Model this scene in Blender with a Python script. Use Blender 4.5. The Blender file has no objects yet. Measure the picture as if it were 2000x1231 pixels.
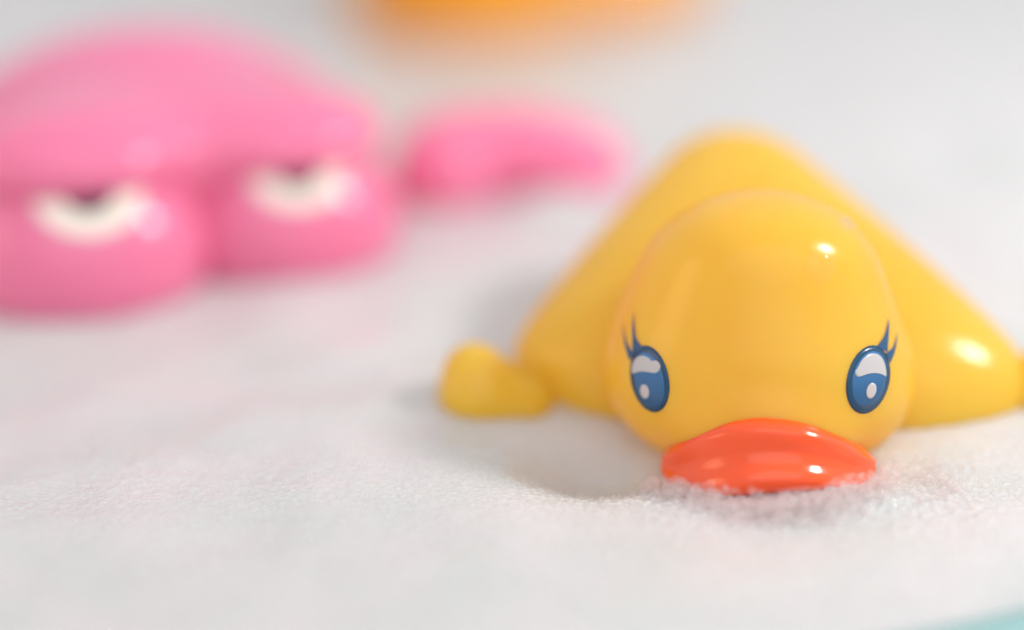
import bpy, bmesh, math
import numpy as np
from mathutils import Vector, Matrix

CM = 0.01            # every measure below is written in centimetres
R = math.radians
rng = np.random.default_rng(7)
sc = bpy.context.scene
COL = sc.collection

# ------------------------------------------------------------------ camera
CAM_H, CAM_Y, PITCH, LENS = 15.5, -31.5, 22.0, 85.0
cam_d = bpy.data.cameras.new('camera')
cam = bpy.data.objects.new('camera', cam_d); COL.objects.link(cam)
cam.location = (0, CAM_Y*CM, CAM_H*CM)
cam.rotation_euler = (R(90-PITCH), 0, 0)
cam_d.lens = LENS; cam_d.sensor_width = 36
cam_d.clip_start = 0.01; cam_d.clip_end = 50
cam_d.dof.use_dof = True
cam_d.dof.focus_distance = 0.350
cam_d.dof.aperture_fstop = 2.45
cam_d.dof.aperture_blades = 0
sc.camera = cam

# ------------------------------------------------------------------ light
w = bpy.data.worlds.new('World'); sc.world = w; w.use_nodes = True
bg = w.node_tree.nodes['Background']
bg.inputs[0].default_value = (0.955, 0.985, 1.03, 1)
bg.inputs[1].default_value = 0.58

def area(name, direction, dist, size, power, color, target=(3.5, 2, 1)):
    d = bpy.data.lights.new(name, 'AREA'); d.shape = 'RECTANGLE'
    d.size = size[0]*CM; d.size_y = size[1]*CM; d.energy = power; d.color = color
    o = bpy.data.objects.new(name, d); COL.objects.link(o)
    v = Vector(direction).normalized()
    o.location = (Vector(target)+v*dist)*CM
    o.rotation_euler = v.to_track_quat('Z', 'Y').to_euler()
    return o
area('key_lamp', (0.72, 0.05, 0.62), 45, (8, 7), 1.2, (1.0, 0.975, 0.955))
area('warm_lamp', (-0.95, -0.10, 0.30), 60, (22, 20), 0.28, (1.0, 0.55, 0.32))
fill = area('front_fill', (0.05, -0.70, 0.72), 120, (180, 120), 3.6, (1.0, 0.97, 0.955)); fill.data.shape = 'ELLIPSE'  # added soft front fill to lift the duck's face, not an actual window

sc.view_settings.view_transform = 'Standard'
sc.view_settings.look = 'None'
sc.view_settings.exposure = 0.36
sc.view_settings.gamma = 1.0
sc.cycles.use_denoising = True; sc.cycles.sample_clamp_indirect = 4.0; sc.cycles.sample_clamp_direct = 30.0
sc.cycles.max_bounces = 24; sc.cycles.diffuse_bounces = 12; sc.cycles.glossy_bounces = 8; sc.cycles.transmission_bounces = 12
sc.cycles.transparent_max_bounces = 64

# ------------------------------------------------------------------ materials
def mat(name, color, rough=0.2, sss=0.0, radius=(1, .4, .1), scale=0.3, coat=0.0, ior=1.45, spec=0.5):
    m = bpy.data.materials.new(name); m.use_nodes = True
    b = m.node_tree.nodes['Principled BSDF']
    b.inputs['Base Color'].default_value = (*color, 1)
    b.inputs['Roughness'].default_value = rough
    b.inputs['IOR'].default_value = ior
    b.inputs['Specular IOR Level'].default_value = spec
    if sss:
        b.inputs['Subsurface Weight'].default_value = sss
        b.inputs['Subsurface Radius'].default_value = radius
        b.inputs['Subsurface Scale'].default_value = scale*CM
    if coat:
        b.inputs['Coat Weight'].default_value = coat
        b.inputs['Coat Roughness'].default_value = 0.04
    return m

def bump_noise(m, scale, strength, dist, detail=3):
    nt = m.node_tree; b = nt.nodes['Principled BSDF']
    tc = nt.nodes.new('ShaderNodeTexCoord')
    n = nt.nodes.new('ShaderNodeTexNoise'); n.inputs['Scale'].default_value = scale
    n.inputs['Detail'].default_value = detail
    bp = nt.nodes.new('ShaderNodeBump'); bp.inputs['Strength'].default_value = strength
    bp.inputs['Distance'].default_value = dist*CM
    nt.links.new(tc.outputs['Object'], n.inputs['Vector'])
    nt.links.new(n.outputs['Fac'], bp.inputs['Height'])
    nt.links.new(bp.outputs[0], b.inputs['Normal'])

def vary(m, c0, c1, scale):
    """slow tint change inside the moulded vinyl"""
    nt = m.node_tree; b = nt.nodes['Principled BSDF']
    tc = nt.nodes.new('ShaderNodeTexCoord')
    n = nt.nodes.new('ShaderNodeTexNoise'); n.inputs['Scale'].default_value = scale
    n.inputs['Detail'].default_value = 2
    r = nt.nodes.new('ShaderNodeValToRGB')
    r.color_ramp.elements[0].position = .3; r.color_ramp.elements[0].color = (*c0, 1)
    r.color_ramp.elements[1].position = .7; r.color_ramp.elements[1].color = (*c1, 1)
    nt.links.new(tc.outputs['Object'], n.inputs['Vector'])
    nt.links.new(n.outputs['Fac'], r.inputs[0])
    nt.links.new(r.outputs[0], b.inputs['Base Color'])

M = {}
M['yellow'] = mat('yellow_vinyl', (.98, .56, .08), .21, .8, (1, .5, .12), .5, .15)
vary(M['yellow'], (1, .60, .07), (1, .66, .10), 50)
bump_noise(M['yellow'], 160, .10, .03)
M['red'] = mat('red_orange_vinyl', (.98, .105, .018), .16, .5, (1, .3, .1), .3, .4)
bump_noise(M['red'], 250, .12, .02)
M['pink'] = mat('pink_vinyl', (1, .25, .44), .2, .6, (1, .4, .45), .6, .3)
M['orange'] = mat('orange_vinyl', (.99, .42, .03), .2, .6, (1, .4, .08), .4, .3)
def hollow(m, color, f):
    """thin hollow vinyl: part of the light passes through the skin"""
    nt = m.node_tree; b = nt.nodes['Principled BSDF']; out = nt.nodes['Material Output']
    t = nt.nodes.new('ShaderNodeBsdfTranslucent'); t.inputs[0].default_value = (*color, 1)
    x = nt.nodes.new('ShaderNodeMixShader'); x.inputs[0].default_value = f
    nt.links.new(b.outputs[0], x.inputs[1]); nt.links.new(t.outputs[0], x.inputs[2]); nt.links.new(x.outputs[0], out.inputs[0])
hollow(M['yellow'], (1, .78, .15), .42)
hollow(M['pink'], (1, .5, .68), .18)
hollow(M['orange'], (1, .55, .1), .18)
M['navy'] = mat('dark_blue_print', (.014, .065, .13), .22)
M['lash'] = mat('lash_blue_print', (.025, .085, .18), .25)
M['eye_white'] = mat('white_print', (.52, .49, .48), .22)
M['glint'] = mat('pale_print', (.56, .50, .49), .22)
M['cream'] = mat('cream_print', (.86, .78, .68), .25)
M['dark'] = mat('dark_plum_print', (.05, .012, .03), .25)
M['turquoise'] = mat('turquoise_plastic', (.27, .50, .51), .3, .2, (.3, 1, 1), .3)
M['table'] = mat('pale_table', (.6, .6, .58), .5)
bump_noise(M['table'], 30, .2, .1)

# iris: printed blue gradient, paler on its outer side
mi = mat('iris_blue_print', (.05, .16, .35), .18)
nt = mi.node_tree; b = nt.nodes['Principled BSDF']
tc = nt.nodes.new('ShaderNodeTexCoord'); sp = nt.nodes.new('ShaderNodeSeparateXYZ')
rp = nt.nodes.new('ShaderNodeValToRGB')
nt.links.new(tc.outputs['Generated'], sp.inputs[0]); nt.links.new(sp.outputs['Z'], rp.inputs[0])
rp.color_ramp.elements[0].position = .0; rp.color_ramp.elements[0].color = (.025, .09, .19, 1)
rp.color_ramp.elements[1].position = .95; rp.color_ramp.elements[1].color = (.05, .17, .38, 1)
nt.links.new(rp.outputs[0], b.inputs['Base Color'])
M['iris'] = mi

# foam: dense white suds, light wanders far inside it
mf = mat('foam', (.93, .915, .91), .17, .9, (1, .8, .7), .85, 0, 1.33, .5)
nt = mf.node_tree; b = nt.nodes['Principled BSDF']
tc = nt.nodes.new('ShaderNodeTexCoord')
n1 = nt.nodes.new('ShaderNodeTexNoise'); n1.inputs['Scale'].default_value = 45; n1.inputs['Detail'].default_value = 4
r1 = nt.nodes.new('ShaderNodeValToRGB')
r1.color_ramp.elements[0].position = .33; r1.color_ramp.elements[0].color = (.57, .58, .565, 1)
r1.color_ramp.elements[1].position = .67; r1.color_ramp.elements[1].color = (.645, .61, .61, 1)
vo = nt.nodes.new('ShaderNodeTexVoronoi'); vo.inputs['Scale'].default_value = 2300
bp = nt.nodes.new('ShaderNodeBump'); bp.inputs['Strength'].default_value = .25; bp.inputs['Distance'].default_value = .012*CM
bp.invert = True
L = nt.links.new
L(tc.outputs['Object'], n1.inputs['Vector']); L(n1.outputs['Fac'], r1.inputs[0]); L(r1.outputs[0], b.inputs['Base Color'])
L(tc.outputs['Object'], vo.inputs['Vector']); L(vo.outputs['Distance'], bp.inputs['Height']); L(bp.outputs[0], b.inputs['Normal'])
M['foam'] = mf

# soap film: clear with a fresnel sheen
ms = bpy.data.materials.new('soap_film'); ms.use_nodes = True
nt = ms.node_tree; nt.nodes.clear()
out = nt.nodes.new('ShaderNodeOutputMaterial'); mx = nt.nodes.new('ShaderNodeMixShader')
tr = nt.nodes.new('ShaderNodeBsdfTransparent'); gl = nt.nodes.new('ShaderNodeBsdfGlossy')
gl.inputs['Roughness'].default_value = .03
lw = nt.nodes.new('ShaderNodeLayerWeight'); lw.inputs['Blend'].default_value = .22
tr.inputs[0].default_value = (1, .995, .995, 1)
ge = nt.nodes.new('ShaderNodeNewGeometry'); mt_ = nt.nodes.new('ShaderNodeMath'); mt_.operation = 'MULTIPLY'
inv = nt.nodes.new('ShaderNodeMath'); inv.operation = 'SUBTRACT'; inv.inputs[0].default_value = 1
nt.links.new(ge.outputs['Backfacing'], inv.inputs[1]); nt.links.new(inv.outputs[0], mt_.inputs[0])
nt.links.new(lw.outputs['Fresnel'], mt_.inputs[1]); nt.links.new(mt_.outputs[0], mx.inputs[0]); nt.links.new(tr.outputs[0], mx.inputs[1])
nt.links.new(gl.outputs[0], mx.inputs[2])
df = nt.nodes.new('ShaderNodeBsdfTranslucent'); df.inputs[0].default_value = (.95, .92, .91, 1)
d2 = nt.nodes.new('ShaderNodeBsdfDiffuse'); d2.inputs[0].default_value = (.95, .92, .91, 1)
m2 = nt.nodes.new('ShaderNodeMixShader'); m2.inputs[0].default_value = .5
nt.links.new(df.outputs[0], m2.inputs[1]); nt.links.new(d2.outputs[0], m2.inputs[2])
m3 = nt.nodes.new('ShaderNodeMixShader'); m3.inputs[0].default_value = .07
nt.links.new(mx.outputs[0], m3.inputs[1]); nt.links.new(m2.outputs[0], m3.inputs[2])
nt.links.new(m3.outputs[0], out.inputs[0])
M['film'] = ms

# ------------------------------------------------------------------ helpers
def link_mesh(name, verts, faces, m, parent=None, smooth=True):
    """verts in cm, world axes; the mesh is stored in its parent's frame (parents are never rotated)"""
    me = bpy.data.meshes.new(name)
    v = np.asarray(verts, float)
    if parent is not None:
        base = np.array(parent['base_cm'])
        v = v-base
    me.from_pydata((v*CM).tolist(), [], faces if isinstance(faces, list) else faces.tolist())
    me.materials.append(m)
    if smooth: me.polygons.foreach_set('use_smooth', [True]*len(me.polygons))
    me.update()
    o = bpy.data.objects.new(name, me); COL.objects.link(o)
    if parent is not None: o.parent = parent; o['base_cm'] = parent['base_cm']
    return o

def thing(name, base, label, cat, group=None):
    o = bpy.data.objects.new(name, None); COL.objects.link(o)
    o.location = [c*CM for c in base]; o['base_cm'] = list(base)
    o['label'] = label; o['category'] = cat
    if group: o['group'] = group
    o.empty_display_size = .01
    return o

def ell(p, c, r):
    q = (p-np.array(c))/np.array(r)
    k0 = np.linalg.norm(q, axis=-1); k1 = np.linalg.norm(q/np.array(r), axis=-1)+1e-9
    return k0*(k0-1)/k1
def smin(a, b, k):
    h = np.clip(.5+.5*(b-a)/k, 0, 1)
    return b*(1-h)+a*h-k*h*(1-h)
def smax(a, b, k): return -smin(-a, -b, k)

def ico(sub):
    bm = bmesh.new(); bmesh.ops.create_icosphere(bm, subdivisions=sub, radius=1)
    v = np.array([x.co[:] for x in bm.verts]); f = np.array([[x.index for x in p.verts] for p in bm.faces]); bm.free()
    return v, f
ICO6 = ico(6); ICO5 = ico(5); ICO2 = ico(2)

def star(fn, center, rmax, base=ICO6):
    """outermost crossing of the implicit surface fn along rays from center"""
    d, f = base
    c = np.array(center, float)
    N = 90
    last = np.zeros(len(d))
    for i in range(N):
        t = rmax*(i+1)/N
        last = np.where(fn(c+d*t) < 0, t, last)
    lo, hi = last.copy(), last+rmax/N
    for _ in range(16):
        mid = .5*(lo+hi); ins = fn(c+d*mid[:, None]) < 0
        lo = np.where(ins, mid, lo); hi = np.where(ins, hi, mid)
    return c+d*lo[:, None], f

def frame(origin, toward, roll=0.0):
    """right, up, front axes of a head that looks toward a point"""
    F = np.array(toward, float)-np.array(origin, float); F /= np.linalg.norm(F)
    Rr = np.cross([0, 0, 1], F); Rr /= np.linalg.norm(Rr); Rr = Rr
    U = np.cross(F, Rr)
    c, s = math.cos(roll), math.sin(roll)
    return np.array([Rr*c+U*s, U*c-Rr*s, F])

def tube_grid(nu, nv, closed_v=True):
    f = []
    for i in range(nu-1):
        for j in range(nv if closed_v else nv-1):
            k = (j+1) % nv
            f.append((i*nv+j, (i+1)*nv+j, (i+1)*nv+k, i*nv+k))
    return f

# ------------------------------------------------------------------ value noise (vectorised)
def hash2(ix, iy, seed):
    n = (ix*374761393+iy*668265263+seed*1274126177) & 0x7fffffff
    n = ((n ^ (n >> 13))*1274126177) & 0x7fffffff
    return ((n ^ (n >> 16)) & 0xffff)/65535.0
def vnoise(x, y, seed=0):
    ix, iy = np.floor(x).astype(np.int64), np.floor(y).astype(np.int64)
    fx, fy = x-ix, y-iy
    fx, fy = fx*fx*fx*(fx*(fx*6-15)+10), fy*fy*fy*(fy*(fy*6-15)+10)
    a, b_, c, d = hash2(ix, iy, seed), hash2(ix+1, iy, seed), hash2(ix, iy+1, seed), hash2(ix+1, iy+1, seed)
    return (a*(1-fx)+b_*fx)*(1-fy)+(c*(1-fx)+d*fx)*fy-.5

BC, BR = np.array([-5.45, 24.42]), 30.0      # basin centre and inner radius at the foam line

def g2(x, y, cx, cy, sx, sy): return np.exp(-((x-cx)/sx)**2-((y-cy)/sy)**2)
def foam_low(x, y):
    h = .42*vnoise(x/7.5+3.1, y/7.5+1.7, 1)+.18*vnoise(x/3.1, y/3.1, 2)+.10*vnoise(x/1.3, y/1.3, 3)
    h *= .35+.65*np.clip((np.hypot(x-3.7, y-1)-2.5)/4, 0, 1)
    h += .04*g2(x, y, 3.7, -2.2, 3.2, 1.0)+.15*g2(x, y, 4.35, -.35, 1.3, .42)
    h -= .62*g2(x, y, 1.25, 1.3, 1.15, 1.1)                 # hollow beside the duck's cheek
    h += .50*g2(x, y, .8, 11.9, .9, .5)                 # suds heaped against the small toy
    h -= .12*g2(x, y, 1.0, 3.1, .8, .8)
    r = np.hypot(x-BC[0], y-BC[1])
    h -= (.25+h)*np.clip((r-(BR-1.6))/1.8, 0, 1)**2          # slumps towards the rim
    return h

# ================================================================== SETTING
# table under the basin
tv = [(-300, -300, -12.4), (300, -300, -12.4), (300, 300, -12.4), (-300, 300, -12.4)]
o = link_mesh('table_top', tv, [(0, 1, 2, 3)], M['table'], smooth=False); o['kind'] = 'structure'

# turquoise basin: lathe
prof = [(0, -11), (24, -11), (25.5, -10.4), (26.4, -9), (BR-.2, -1.2), (BR-.05, -.45), (BR+.2, -.15), (BR+1.0, -.05), (BR+2.1, -.3),
        (BR+2.5, -.95), (BR+2.5, -1.6), (BR+2.1, -1.9), (BR+.6, -1.9), (BR+.3, -2.4), (27, -9.3), (26.2, -11), (25, -11.9), (24, -12.1), (0, -12.1)]
nseg = 192; vv = []
for (r, z) in prof:
    for k in range(nseg):
        a = 2*math.pi*k/nseg
        vv.append((BC[0]+r*math.cos(a), BC[1]+r*math.sin(a), z))
basin = link_mesh('basin', vv, tube_grid(len(prof), nseg), M['turquoise'])
basin['label'] = 'turquoise plastic basin rim blurred at the lower right corner of the foam'; basin['category'] = 'basin'

# foam sheet: dense where the lens is focused
def axis(lo, a, b_, hi, fine, grow=1.06, top=.6):
    core = np.arange(a, b_, fine); left = []; right = []
    s = fine; x = a
    while x > lo: s = min(s*grow, top); x -= s; left.append(x)
    s = fine; x = core[-1]
    while x < hi: s = min(s*grow, top); x += s; right.append(x)
    return np.array(left[::-1]+core.tolist()+right)
xs = axis(-36, -7.5, 9.0, 26, .024); ys = axis(-6.2, -5.4, 3.4, 55, .024)
X, Y = np.meshgrid(xs, ys)
Z = foam_low(X, Y)
Z += .014*vnoise(X/.42, Y/.42, 5)+.006*vnoise(X/.2, Y/.2, 6)
# packed bubbles: overlapping caps rasterised into the height
nb = 52000
bx = rng.uniform(-7.5, 9.0, nb); by = rng.uniform(-5.4, 3.6, nb)
br = .018+.030*rng.random(nb)**2.2
clump = vnoise(bx/1.1, by/1.1, 9)+.5
near = g2(bx, by, 3.9, -.5, 2.2, .7)
br *= .8+.7*clump*(.5+rng.random(nb))*.6+near*.35*rng.random(nb)
caps = np.zeros_like(Z)
ix0 = np.searchsorted(xs, bx-br); ix1 = np.searchsorted(xs, bx+br)
iy0 = np.searchsorted(ys, by-br); iy1 = np.searchsorted(ys, by+br)
off = rng.uniform(-.2, .25, nb)
for k in range(nb):
    if ix1[k] <= ix0[k] or iy1[k] <= iy0[k]: continue
    sl = (slice(iy0[k], iy1[k]), slice(ix0[k], ix1[k]))
    q = br[k]**2-(xs[ix0[k]:ix1[k]][None, :]-bx[k])**2-(ys[iy0[k]:iy1[k]][:, None]-by[k])**2
    caps[sl] = np.maximum(caps[sl], np.sqrt(np.maximum(q, 0))*(.75+off[k]))
Z += caps*(.38+.62*np.clip(g2(X, Y, 3.9, -.4, 2.8, 1.1)*1.4, 0, 1))
rr = np.hypot(X-BC[0], Y-BC[1])
ny, nx = X.shape
idx = np.arange(ny*nx).reshape(ny, nx)
fq = np.stack([idx[:-1, :-1], idx[:-1, 1:], idx[1:, 1:], idx[1:, :-1]], -1).reshape(-1, 4)
keep = (rr < BR+.25)
kq = (keep[:-1, :-1] & keep[:-1, 1:] & keep[1:, 1:] & keep[1:, :-1]).reshape(-1)
fq = fq[kq]
used = np.zeros(ny*nx, bool); used[fq.ravel()] = True
remap = np.cumsum(used)-1
V = np.stack([X.ravel(), Y.ravel(), Z.ravel()], -1)[used]; fq = remap[fq]
me = bpy.data.meshes.new('foam')
me.vertices.add(len(V)); me.vertices.foreach_set('co', (V*CM).ravel())
me.loops.add(fq.size); me.loops.foreach_set('vertex_index', fq.ravel())
me.polygons.add(len(fq)); me.polygons.foreach_set('loop_start', np.arange(0, fq.size, 4))
me.polygons.foreach_set('use_smooth', np.ones(len(fq), bool))
me.materials.append(M['foam']); me.update(calc_edges=True); me.validate()
foam = bpy.data.objects.new('foam', me); COL.objects.link(foam)
foam['kind'] = 'stuff'; foam['label'] = 'white soap foam filling the basin around the toys'; foam['category'] = 'foam'

# ================================================================== YELLOW DUCK
HC = np.array([3.79, 2.24, 1.56])
CAMP = np.array([0, CAM_Y, CAM_H])
HF = frame(HC, CAMP)
def h2w(p): return HC+np.asarray(p) @ HF
SC = 129.0
def px(x, y): return ((x-1490)/SC, (650-y)/SC)      # drawing units of the face sketch -> cm

def head_f(p):      # p in head frame: right, up, front
    cr = ell(p, (-.08, .42, -.10), (1.96, 1.77, 1.95))
    cr = smin(cr, ell(p, (-.09, -.10, -.2), (2.17, 1.55, 1.8)), .3)
    ck = ell(p, (-.02, -.72, -.15), (2.33, 1.42, 1.95))
    f = smin(cr, ck, .55)
    brow = ell(p, (-.05, 1.02, .38), (1.50, .92, 1.42))   # forehead swelling
    f = smin(f, brow, .28)
    muz = ell(p, (.05, -1.35, .9), (1.3, .75, .95))
    return smin(f, muz, .35)

duck = thing('rubber_duck', (3.8, 3.0, 0), 'yellow rubber duck with blue lashed eyes and red bill, lying in the foam', 'rubber duck')
hv, hf = star(head_f, (0, 0, 0), 3.4)
head = link_mesh('head', h2w(hv), hf, M['yellow'], duck)

def drape(a, b_, off):
    """point of the head surface under face coordinates (a,b), lifted by off"""
    a = np.asarray(a, float); b_ = np.asarray(b_, float)
    lo = np.zeros_like(a); hi = np.full_like(a, 3.2)
    for _ in range(22):
        mid = .5*(lo+hi); ins = head_f(np.stack([a, b_, mid], -1)) < 0
        lo = np.where(ins, mid, lo); hi = np.where(ins, hi, mid)
    p = np.stack([a, b_, lo], -1); e = 1e-3
    g = np.stack([head_f(p+np.eye(3)[i]*e)-head_f(p-np.eye(3)[i]*e) for i in range(3)], -1)
    g /= np.linalg.norm(g, axis=-1, keepdims=True)
    return p+g*off

def patch(name, poly, off, m, parent, rings=7, smooth_pts=True):
    """closed outline (face coords) filled with rings towards its centroid and draped on the head"""
    P = np.array(poly, float)
    if smooth_pts:
        for _ in range(3):   # Chaikin
            Q = np.roll(P, -1, 0); P = np.stack([P*.75+Q*.25, P*.25+Q*.75], 1).reshape(-1, 2)
    c = P.mean(0); n = len(P); pts = [c]
    for r in range(1, rings+1): pts += list(c+(P-c)*r/rings)
    # thin skirt down to the skin so the print has no floating edge
    pts = np.array(pts); W = drape(pts[:, 0], pts[:, 1], off)
    Sk = drape(P[:, 0], P[:, 1], off-.012)
    W = np.concatenate([W, Sk])
    f = [(0, 1+k, 1+(k+1) % n) for k in range(n)]
    for r in range(rings):
        s = 1+r*n
        for k in range(n):
            k2 = (k+1) % n; f.append((s+k, s+n+k, s+n+k2, s+k2))
    W_ = h2w(W)
    return link_mesh(name, W_, f, m, parent)

def ellipse(cx, cy, rx, ry, tilt, n=24, egg=0.0):
    t = np.linspace(0, 2*np.pi, n, endpoint=False)
    x = rx*np.cos(t)*(1+egg*np.sin(t)); y = ry*np.sin(t)
    c, s = math.cos(R(tilt)), math.sin(R(tilt))
    X_, Y_ = x*c-y*s, x*s+y*c
    return [px(cx+a, cy-b_) for a, b_ in zip(X_, Y_)]
def crop(pts, ox, oy): return [px(ox+a/4.56, oy+b_/4.56) for a, b_ in pts]
def lash(name, left, right, ox, oy, parent):
    """tapering lash: two edges that meet in the tip"""
    l = np.array(crop(left, ox, oy)); r = np.array(crop(right, ox, oy))
    def res(p, n):
        d = np.r_[0, np.cumsum(np.linalg.norm(np.diff(p, axis=0), axis=1))]; t = np.linspace(0, d[-1], n)
        q = np.stack([np.interp(t, d, p[:, 0]), np.interp(t, d, p[:, 1])], -1)
        for _ in range(4): q[1:-1] = .25*q[:-2]+.5*q[1:-1]+.25*q[2:]
        return q
    n = 18; l, r = res(l, n), res(r, n); rows = []
    for k in range(4): rows.append(l*(1-k/3)+r*k/3)
    P = np.concatenate(rows); W = h2w(drape(P[:, 0], P[:, 1], .011))
    f = []
    for k in range(3):
        for i in range(n-1): f.append((k*n+i, k*n+i+1, (k+1)*n+i+1, (k+1)*n+i))
    return link_mesh(name, W, f, M['lash'], parent)

def make_eye(outline, iris, white, glint, lashes, ox, oy):
    e = patch('eye', outline, .008, M['navy'], duck, smooth_pts=False)
    patch('iris', iris, .013, M['iris'], e, smooth_pts=False)
    patch('eye_white', crop(white, ox, oy), .018, M['eye_white'], e)
    patch('glint', glint, .020, M['glint'], e, rings=4, smooth_pts=False)
    for l, r in lashes: lash('eyelash', l, r, ox, oy, e)
make_eye(ellipse(1281, 744, 37, 64, 14, 40), ellipse(1280, 748, 29, 55, 14, 40),
         [(300, 715), (298, 640), (335, 570), (388, 548), (440, 560), (482, 598), (515, 580), (552, 615), (558, 650), (528, 698), (450, 690), (380, 686), (330, 702)],
         ellipse(1273, 768, 8.5, 13.5, 12),
         [([(195, 262), (205, 400), (235, 500), (275, 600)], [(195, 262), (222, 400), (262, 480), (315, 540)]),
          ([(290, 163), (282, 300), (292, 410), (300, 540)], [(290, 163), (304, 300), (330, 420), (400, 485)])], 1180, 580)
make_eye(ellipse(1689, 727, 40.5, 65, -11, 40), ellipse(1690, 728, 32, 55, -11, 40),
         [(372, 605), (395, 580), (425, 510), (480, 455), (540, 443), (600, 470), (640, 550), (652, 650), (630, 625), (560, 612), (490, 620), (440, 640), (390, 655)],
         ellipse(1694.5, 747.5, 9, 15, -12),
         [([(660, 135), (645, 210), (622, 300), (560, 385)], [(660, 135), (668, 220), (660, 320), (655, 430)]),
          ([(745, 245), (722, 340), (700, 400), (640, 440)], [(745, 245), (738, 350), (722, 430), (683, 525)])], 1580, 580)

# bill: frowning shape, rounded upper ridge, shallow scoop, rounded lower lip
top = np.array([(1300, 900), (1315, 880), (1340, 856), (1380, 828), (1430, 808), (1480, 801), (1510, 801), (1560, 806), (1600, 815), (1650, 837), (1690, 860), (1722, 888)], float)
bot = np.array([(1300, 930), (1308, 946), (1325, 962), (1350, 972), (1380, 976), (1430, 966), (1500, 950), (1560, 944), (1640, 944), (1680, 946), (1706, 934), (1722, 912)], float)
ns, nv = 90, 48
th = np.linspace(0, np.pi, ns); sx = 1511-211*np.cos(th)
def ctr(P, x):
    y = np.interp(x, P[:, 0], P[:, 1])
    for _ in range(6): y[1:-1] = .25*y[:-2]+.5*y[1:-1]+.25*y[2:]
    return y
ty, by_ = ctr(top, sx), ctr(bot, sx)+12*np.sin(th)**.5
vp = np.linspace(0, 1, nv)
shp = np.interp(vp, [0, .04, .10, .2, .32, .45, .58, .70, .80, .90, .96, 1], [0, .45, .72, .88, .84, .76, .80, .95, 1.0, .88, .66, .30])
for _ in range(2): shp[1:-1] = .25*shp[:-2]+.5*shp[1:-1]+.25*shp[2:]
bv = []
for i in range(ns):
    s = (sx[i]-1511)/211
    env = max(1-.92*abs(s)**3.2, 0)**.5
    base_c = 1.62-.95*s*s
    for j in range(nv):
        y = ty[i]+(by_[i]-ty[i])*vp[j]
        a, b_ = px(sx[i], y)
        bv.append((a, b_, base_c-.05+(.48*env+.10)*shp[j]))
    for j in range(10):    # back of the bill, inside the head
        y = by_[i]+(ty[i]-by_[i])*(j+.5)/10
        a, b_ = px(sx[i], y); bv.append((a, b_, base_c-.45))
nr = nv+10
bf = tube_grid(ns, nr); bf.append(tuple(range(nr-1, -1, -1))); bf.append(tuple((ns-1)*nr+k for k in range(nr)))
bv = np.array(bv); bv[:, :2] *= .962
bill = link_mesh('bill', h2w(bv), bf, M['red'], duck)

# body: broad at the breast, drawn up to a raised tail
def body_f(p):
    p = p+np.stack([0*p[:, 0], .13*(p[:, 0]-4.1), 0*p[:, 0]], -1)    # turned a little to its left
    f = None
    for t in np.linspace(0, 1, 11):
        c = (4.10-.30*t, 3.9+3.3*t, .15+2.05*t+.10*math.sin(math.pi*t))
        r = (4.1*(1-t)+1.15*t, 1.85*(1-t)+1.0*t, 1.65*(1-t)+.95*t)
        e = ell(p, c, r); f = e if f is None else smin(f, e, .35)
    return f
bvv, bff = star(body_f, (3.9, 4.4, .4), 7)
body = link_mesh('body', bvv, bff, M['yellow'], duck)
# wings: small rounded paddles at the sides
for sgn in (-1, 1):
    def wing_f(p):
        q = p.copy(); q[:, 2] += .24; q[:, 0] = 3.93+(p[:, 0]-3.93)*(-sgn)   # work on the left side
        a = ell(q, (-.52, 3.25, .40), (.64, .72, .64))
        b2 = ell(q, (-.62, 3.3, .84), (.36, .42, .30))
        c2 = ell(q, (.05, 3.3, .20), (.62, .6, .46))
        return smin(smin(a, b2, .3), c2, .3)
    cx = 3.93+sgn*4.25
    wv, wf = star(wing_f, (cx, 3.2, .3), 2.6, ICO5)
    link_mesh('wing', wv, wf, M['yellow'], duck)

# ================================================================== PINK TOY
PB = (-6.6, 10.5, 0)
pink = thing('pink_bath_toy', PB, 'large pink bath toy with two bulging half closed eyes, blurred at the left', 'bath toy')
yaw = R(17)
ex, ey = np.array([math.cos(yaw), math.sin(yaw), 0]), np.array([-math.sin(yaw), math.cos(yaw), 0])
PM = np.array([ex, ey, [0, 0, 1.0]])
def p2w(p): return np.array(PB)+np.asarray(p) @ PM
BULGES = [(-1.5, -1.7, .72, 1.06), (2.2, -1.35, .72, .98)]
def pink_f(p):
    f = smin(ell(p, (0.1, 1.7, .3), (4.4, 3.3, 3.25)), ell(p, (0, -.3, .1), (3.7, 1.8, 1.5)), .6)
    f = smin(f, ell(p, (.0, -.3, 1.75), (2.7, 1.85, 1.3)), .8)
    for cx_, cy_, cz_, s_ in BULGES:      # lids drooping over the eyes
        f = smin(f, ell(p, (cx_, cy_+.15*s_, cz_+1.58*s_), (1.85*s_, 1.60*s_, .80*s_)), .75)
    return f
v, f = star(pink_f, (0, .8, .3), 6.5)
link_mesh('body', p2w(v), f, M['pink'], pink)
def bulge_f(p): return smin(ell(p, (0, 0, 0), (1.98, 1.75, 1.75)), ell(p, (0, -.2, -.2), (2.0, 1.6, 1.4)), .4)
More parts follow.
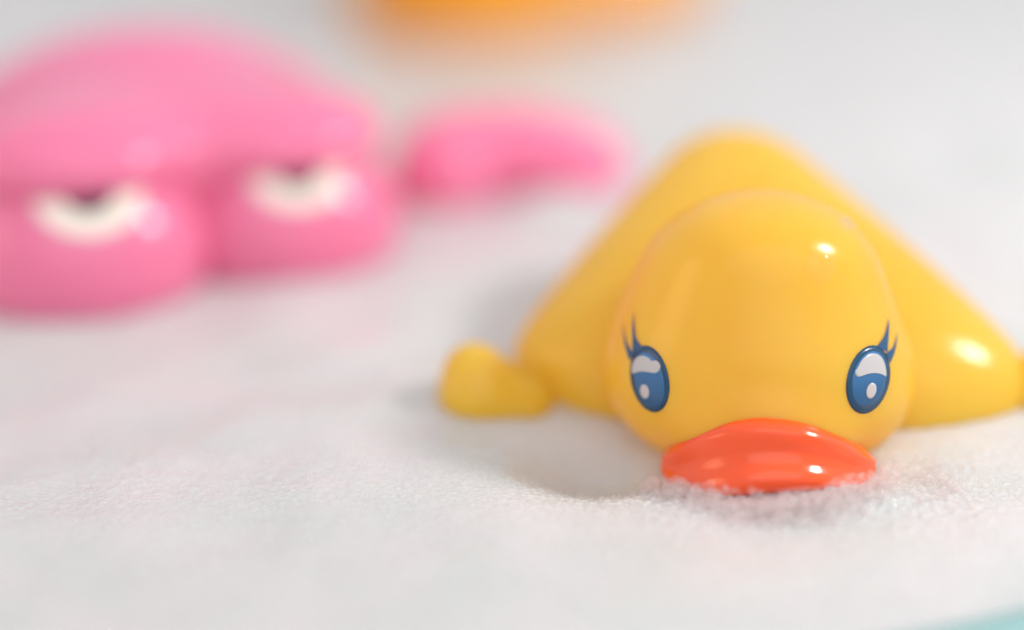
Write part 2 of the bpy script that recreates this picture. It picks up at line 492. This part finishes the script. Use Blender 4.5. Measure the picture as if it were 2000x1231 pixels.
for k, (cx, cy, cz, s) in enumerate(BULGES):
    v, f = star(bulge_f, (0, 0, 0), 3, ICO5)
    bo = link_mesh('eye_bulge', p2w(v*s+np.array([cx, cy, cz])), f, M['pink'], pink)
    # printed eye on the upper front of the bulge
    def dr(az, el, off):
        d = np.stack([np.sin(az)*np.cos(el), -np.cos(az)*np.cos(el), np.sin(el)], -1)
        lo = np.zeros(len(d)); hi = np.full(len(d), 3.)
        for _ in range(18):
            mid = .5*(lo+hi); ins = bulge_f(d*mid[:, None]) < 0
            lo = np.where(ins, mid, lo); hi = np.where(ins, hi, mid)
        return p2w(d*(lo+off)[:, None]*s+np.array([cx, cy, cz]))
    def disc(name, ce, ra, re, off, m):
        n, rg = 32, 6; az, el = [0.], [ce]
        for r_ in range(1, rg+1):
            for q in range(n):
                t = 2*math.pi*q/n; az.append(ra*r_/rg*math.cos(t)); el.append(ce+re*r_/rg*math.sin(t))
        fc = [(0, 1+q, 1+(q+1) % n) for q in range(n)]
        for r_ in range(rg-1):
            for q in range(n):
                q2 = (q+1) % n; s0 = 1+r_*n; fc.append((s0+q, s0+n+q, s0+n+q2, s0+q2))
        return link_mesh(name, dr(np.array(az), np.array(el), off), fc, m, bo)
    disc('eye_white', R(66), R(50), R(43), .01, M['cream'])
    disc('pupil', R(66), R(28), R(31), .02, M['dark'])

# small pink toy: an arched piece out of the suds
SB = (-.2, 13.2, 0)
small = thing('pink_bath_toy', SB, 'small pink arched bath toy half sunk in foam behind the duck', 'bath toy')
def small_f(p):
    p = p-np.array([.28, 0, 0])
    f = ell(p, (-1.35, -.2, .65), (1.05, .95, 1.0))
    for t in np.linspace(0, 1, 7):
        c = (-1.2+2.6*t, .3*t, .52+.34*math.sin(math.pi*(.15+.85*t))-.12*t)
        f = smin(f, ell(p, c, (.78, .78, .86)), .3)
    return f
v, f = star(small_f, (-.2, .1, .5), 3.5, ICO5)
link_mesh('arched_body', v+np.array(SB), f, M['pink'], small)
v, f = star(lambda p: ell(p, (-1.1, -.3, .5), (1.05, 1.0, .9)), (-1.1, -.3, .5), 2, ICO5)
link_mesh('rounded_end', v+np.array(SB), f, M['pink'], small)

# orange toy far behind
OB = (-1.2, 26.5, 0)
orange = thing('orange_bath_toy', OB, 'orange bath toy far back, cut by the top edge and strongly blurred', 'bath toy')
v, f = star(lambda p: smin(ell(p, (0, .5, 1), (2.9, 3.0, 2.9)), ell(p, (2.5, 1.6, .6), (3.6, 2.3, 1.6)), .8), (0.6, .6, .8), 9, ICO5)
link_mesh('body', v+np.array(OB), f, M['orange'], orange)
v, f = star(lambda p: smin(ell(p, (-.4, .6, 4.3), (2.0, 2.0, 1.9)), ell(p, (-.4, .6, 3.2), (1.5, 1.5, 1.6)), .6), (-.4, .6, 3.9), 4, ICO5)
link_mesh('head', v+np.array(OB), f, M['orange'], orange)

# ================================================================== CLEAR BUBBLES at the bill
def film_bubbles(name, pts, rad, label):
    iv, jf = ico(2)
    n = len(rad)
    VV = (iv[None]*rad[:, None, None]+pts[:, None, :]).reshape(-1, 3)
    FF = (jf[None]+(np.arange(n)*len(iv))[:, None, None]).reshape(-1, 3)
    me = bpy.data.meshes.new(name)
    me.vertices.add(len(VV)); me.vertices.foreach_set('co', (VV*CM).ravel())
    me.loops.add(FF.size); me.loops.foreach_set('vertex_index', FF.ravel())
    me.polygons.add(len(FF)); me.polygons.foreach_set('loop_start', np.arange(0, FF.size, 3))
    me.polygons.foreach_set('use_smooth', np.ones(len(FF), bool))
    me.materials.append(M['film']); me.update(calc_edges=True)
    o = bpy.data.objects.new(name, me); COL.objects.link(o)
    o['kind'] = 'stuff'; o['label'] = label; o['category'] = 'bubbles'
    return o
n = 1500
t = rng.uniform(-1.12, 1.12, n)
front = h2w(np.stack([.16+1.62*t, np.full(n, -2.35), 2.30-1.0*t*t], -1))
pts = front.copy()
away = np.abs(rng.normal(0, .36, n))
pts[:, 0] += rng.normal(0, .06, n); pts[:, 1] += .10-away
base = foam_low(pts[:, 0], pts[:, 1])
topz = base+.02+.20*np.exp(-(away/.42)**2)*(.75+.5*vnoise(pts[:, 0]/.3, pts[:, 1]/.3, 21))
pts[:, 2] = base+(topz-base)*rng.random(n)**.7
rad = .022+.065*rng.random(n)**2
film_bubbles('soap_bubbles', pts, rad, 'tiny clear soap bubbles clinging along the red bill')

# larger clear bubbles one can tell apart, along the lower edge of the bill
n = 150
t = np.clip(rng.normal(.35, .55, n), -1.05, 1.15)
f0 = h2w(np.stack([.16+1.62*t, np.full(n, -2.30), 2.32-1.0*t*t], -1))
p3 = f0.copy(); aw = np.abs(rng.normal(0, .22, n)); p3[:, 1] += .04-aw
r3 = .035+.045*rng.random(n)**1.6
p3[:, 2] = foam_low(p3[:, 0], p3[:, 1])+.10+.16*np.exp(-(aw/.25)**2)+r3*.5
film_bubbles('clear_bubbles', p3, r3, 'larger clear bubbles in a line under the bill')

# loose bubbles that glint over the near foam
n = 2600
pts = np.stack([rng.uniform(-6.5, 8.5, n), rng.uniform(-4.2, 1.8, n), np.zeros(n)], -1)
rad = .014+.022*rng.random(n)**2
ok_ = np.hypot((pts[:, 0]-3.8)/2.6, (pts[:, 1]-2.2)/2.6) > 1
pts, rad = pts[ok_], rad[ok_]
m = 500      # wetter, coarser suds beside the right end of the bill
p2 = np.stack([rng.normal(6.05, .35, m), rng.normal(.25, .45, m), np.zeros(m)], -1)
pts = np.concatenate([pts, p2]); rad = np.concatenate([rad, .02+.045*rng.random(m)**2.5])
pts[:, 2] = foam_low(pts[:, 0], pts[:, 1])+.03+rad*.5
film_bubbles('foam_bubbles', pts, rad, 'tiny loose bubbles glinting on the near foam')

# water drop on the forehead: a flat lens of water that lies on the vinyl
def drop(a0, b0, ra, rb, tilt, hgt, label):
    n, rg = 28, 8; A, B, H = [a0], [b0], [hgt]
    ct, st = math.cos(R(tilt)), math.sin(R(tilt))
    for r_ in range(1, rg+1):
        q = r_/rg
        for k in range(n):
            t_ = 2*math.pi*k/n; wob = 1+.12*math.sin(2*t_+1)+.07*math.sin(3*t_)
            u, v_ = ra*q*wob*math.cos(t_), rb*q*wob*math.sin(t_)
            A.append(a0+u*ct-v_*st); B.append(b0+u*st+v_*ct); H.append(hgt*math.sqrt(max(1-q*q, 0))-.004*(r_ == rg))
    P = drape(A, B, 0); Q = drape(A, B, 1.0)-P
    W = P+Q*np.array(H)[:, None]
    f = [(0, 1+k, 1+(k+1) % n) for k in range(n)]
    for r_ in range(rg-1):
        for k in range(n):
            k2 = (k+1) % n; s0 = 1+r_*n; f.append((s0+k, s0+n+k, s0+n+k2, s0+k2))
    o = link_mesh('water_drop', h2w(W), f, M['water'])
    o['label'] = label; o['category'] = 'water drop'; return o
M['water'] = ms.copy(); M['water'].name = 'water'
for nd in M['water'].node_tree.nodes:
    if nd.type == 'MIX_SHADER' and abs(nd.inputs[0].default_value-.07) < 1e-4: nd.inputs[0].default_value = .03
drop(*px(1592, 520), .20, .27, 20, .085, 'clear water drop on the right of the duck forehead below the bright highlight')
drop(*px(1640, 432), .10, .16, -40, .03, 'small water drop high on the right edge of the duck head')
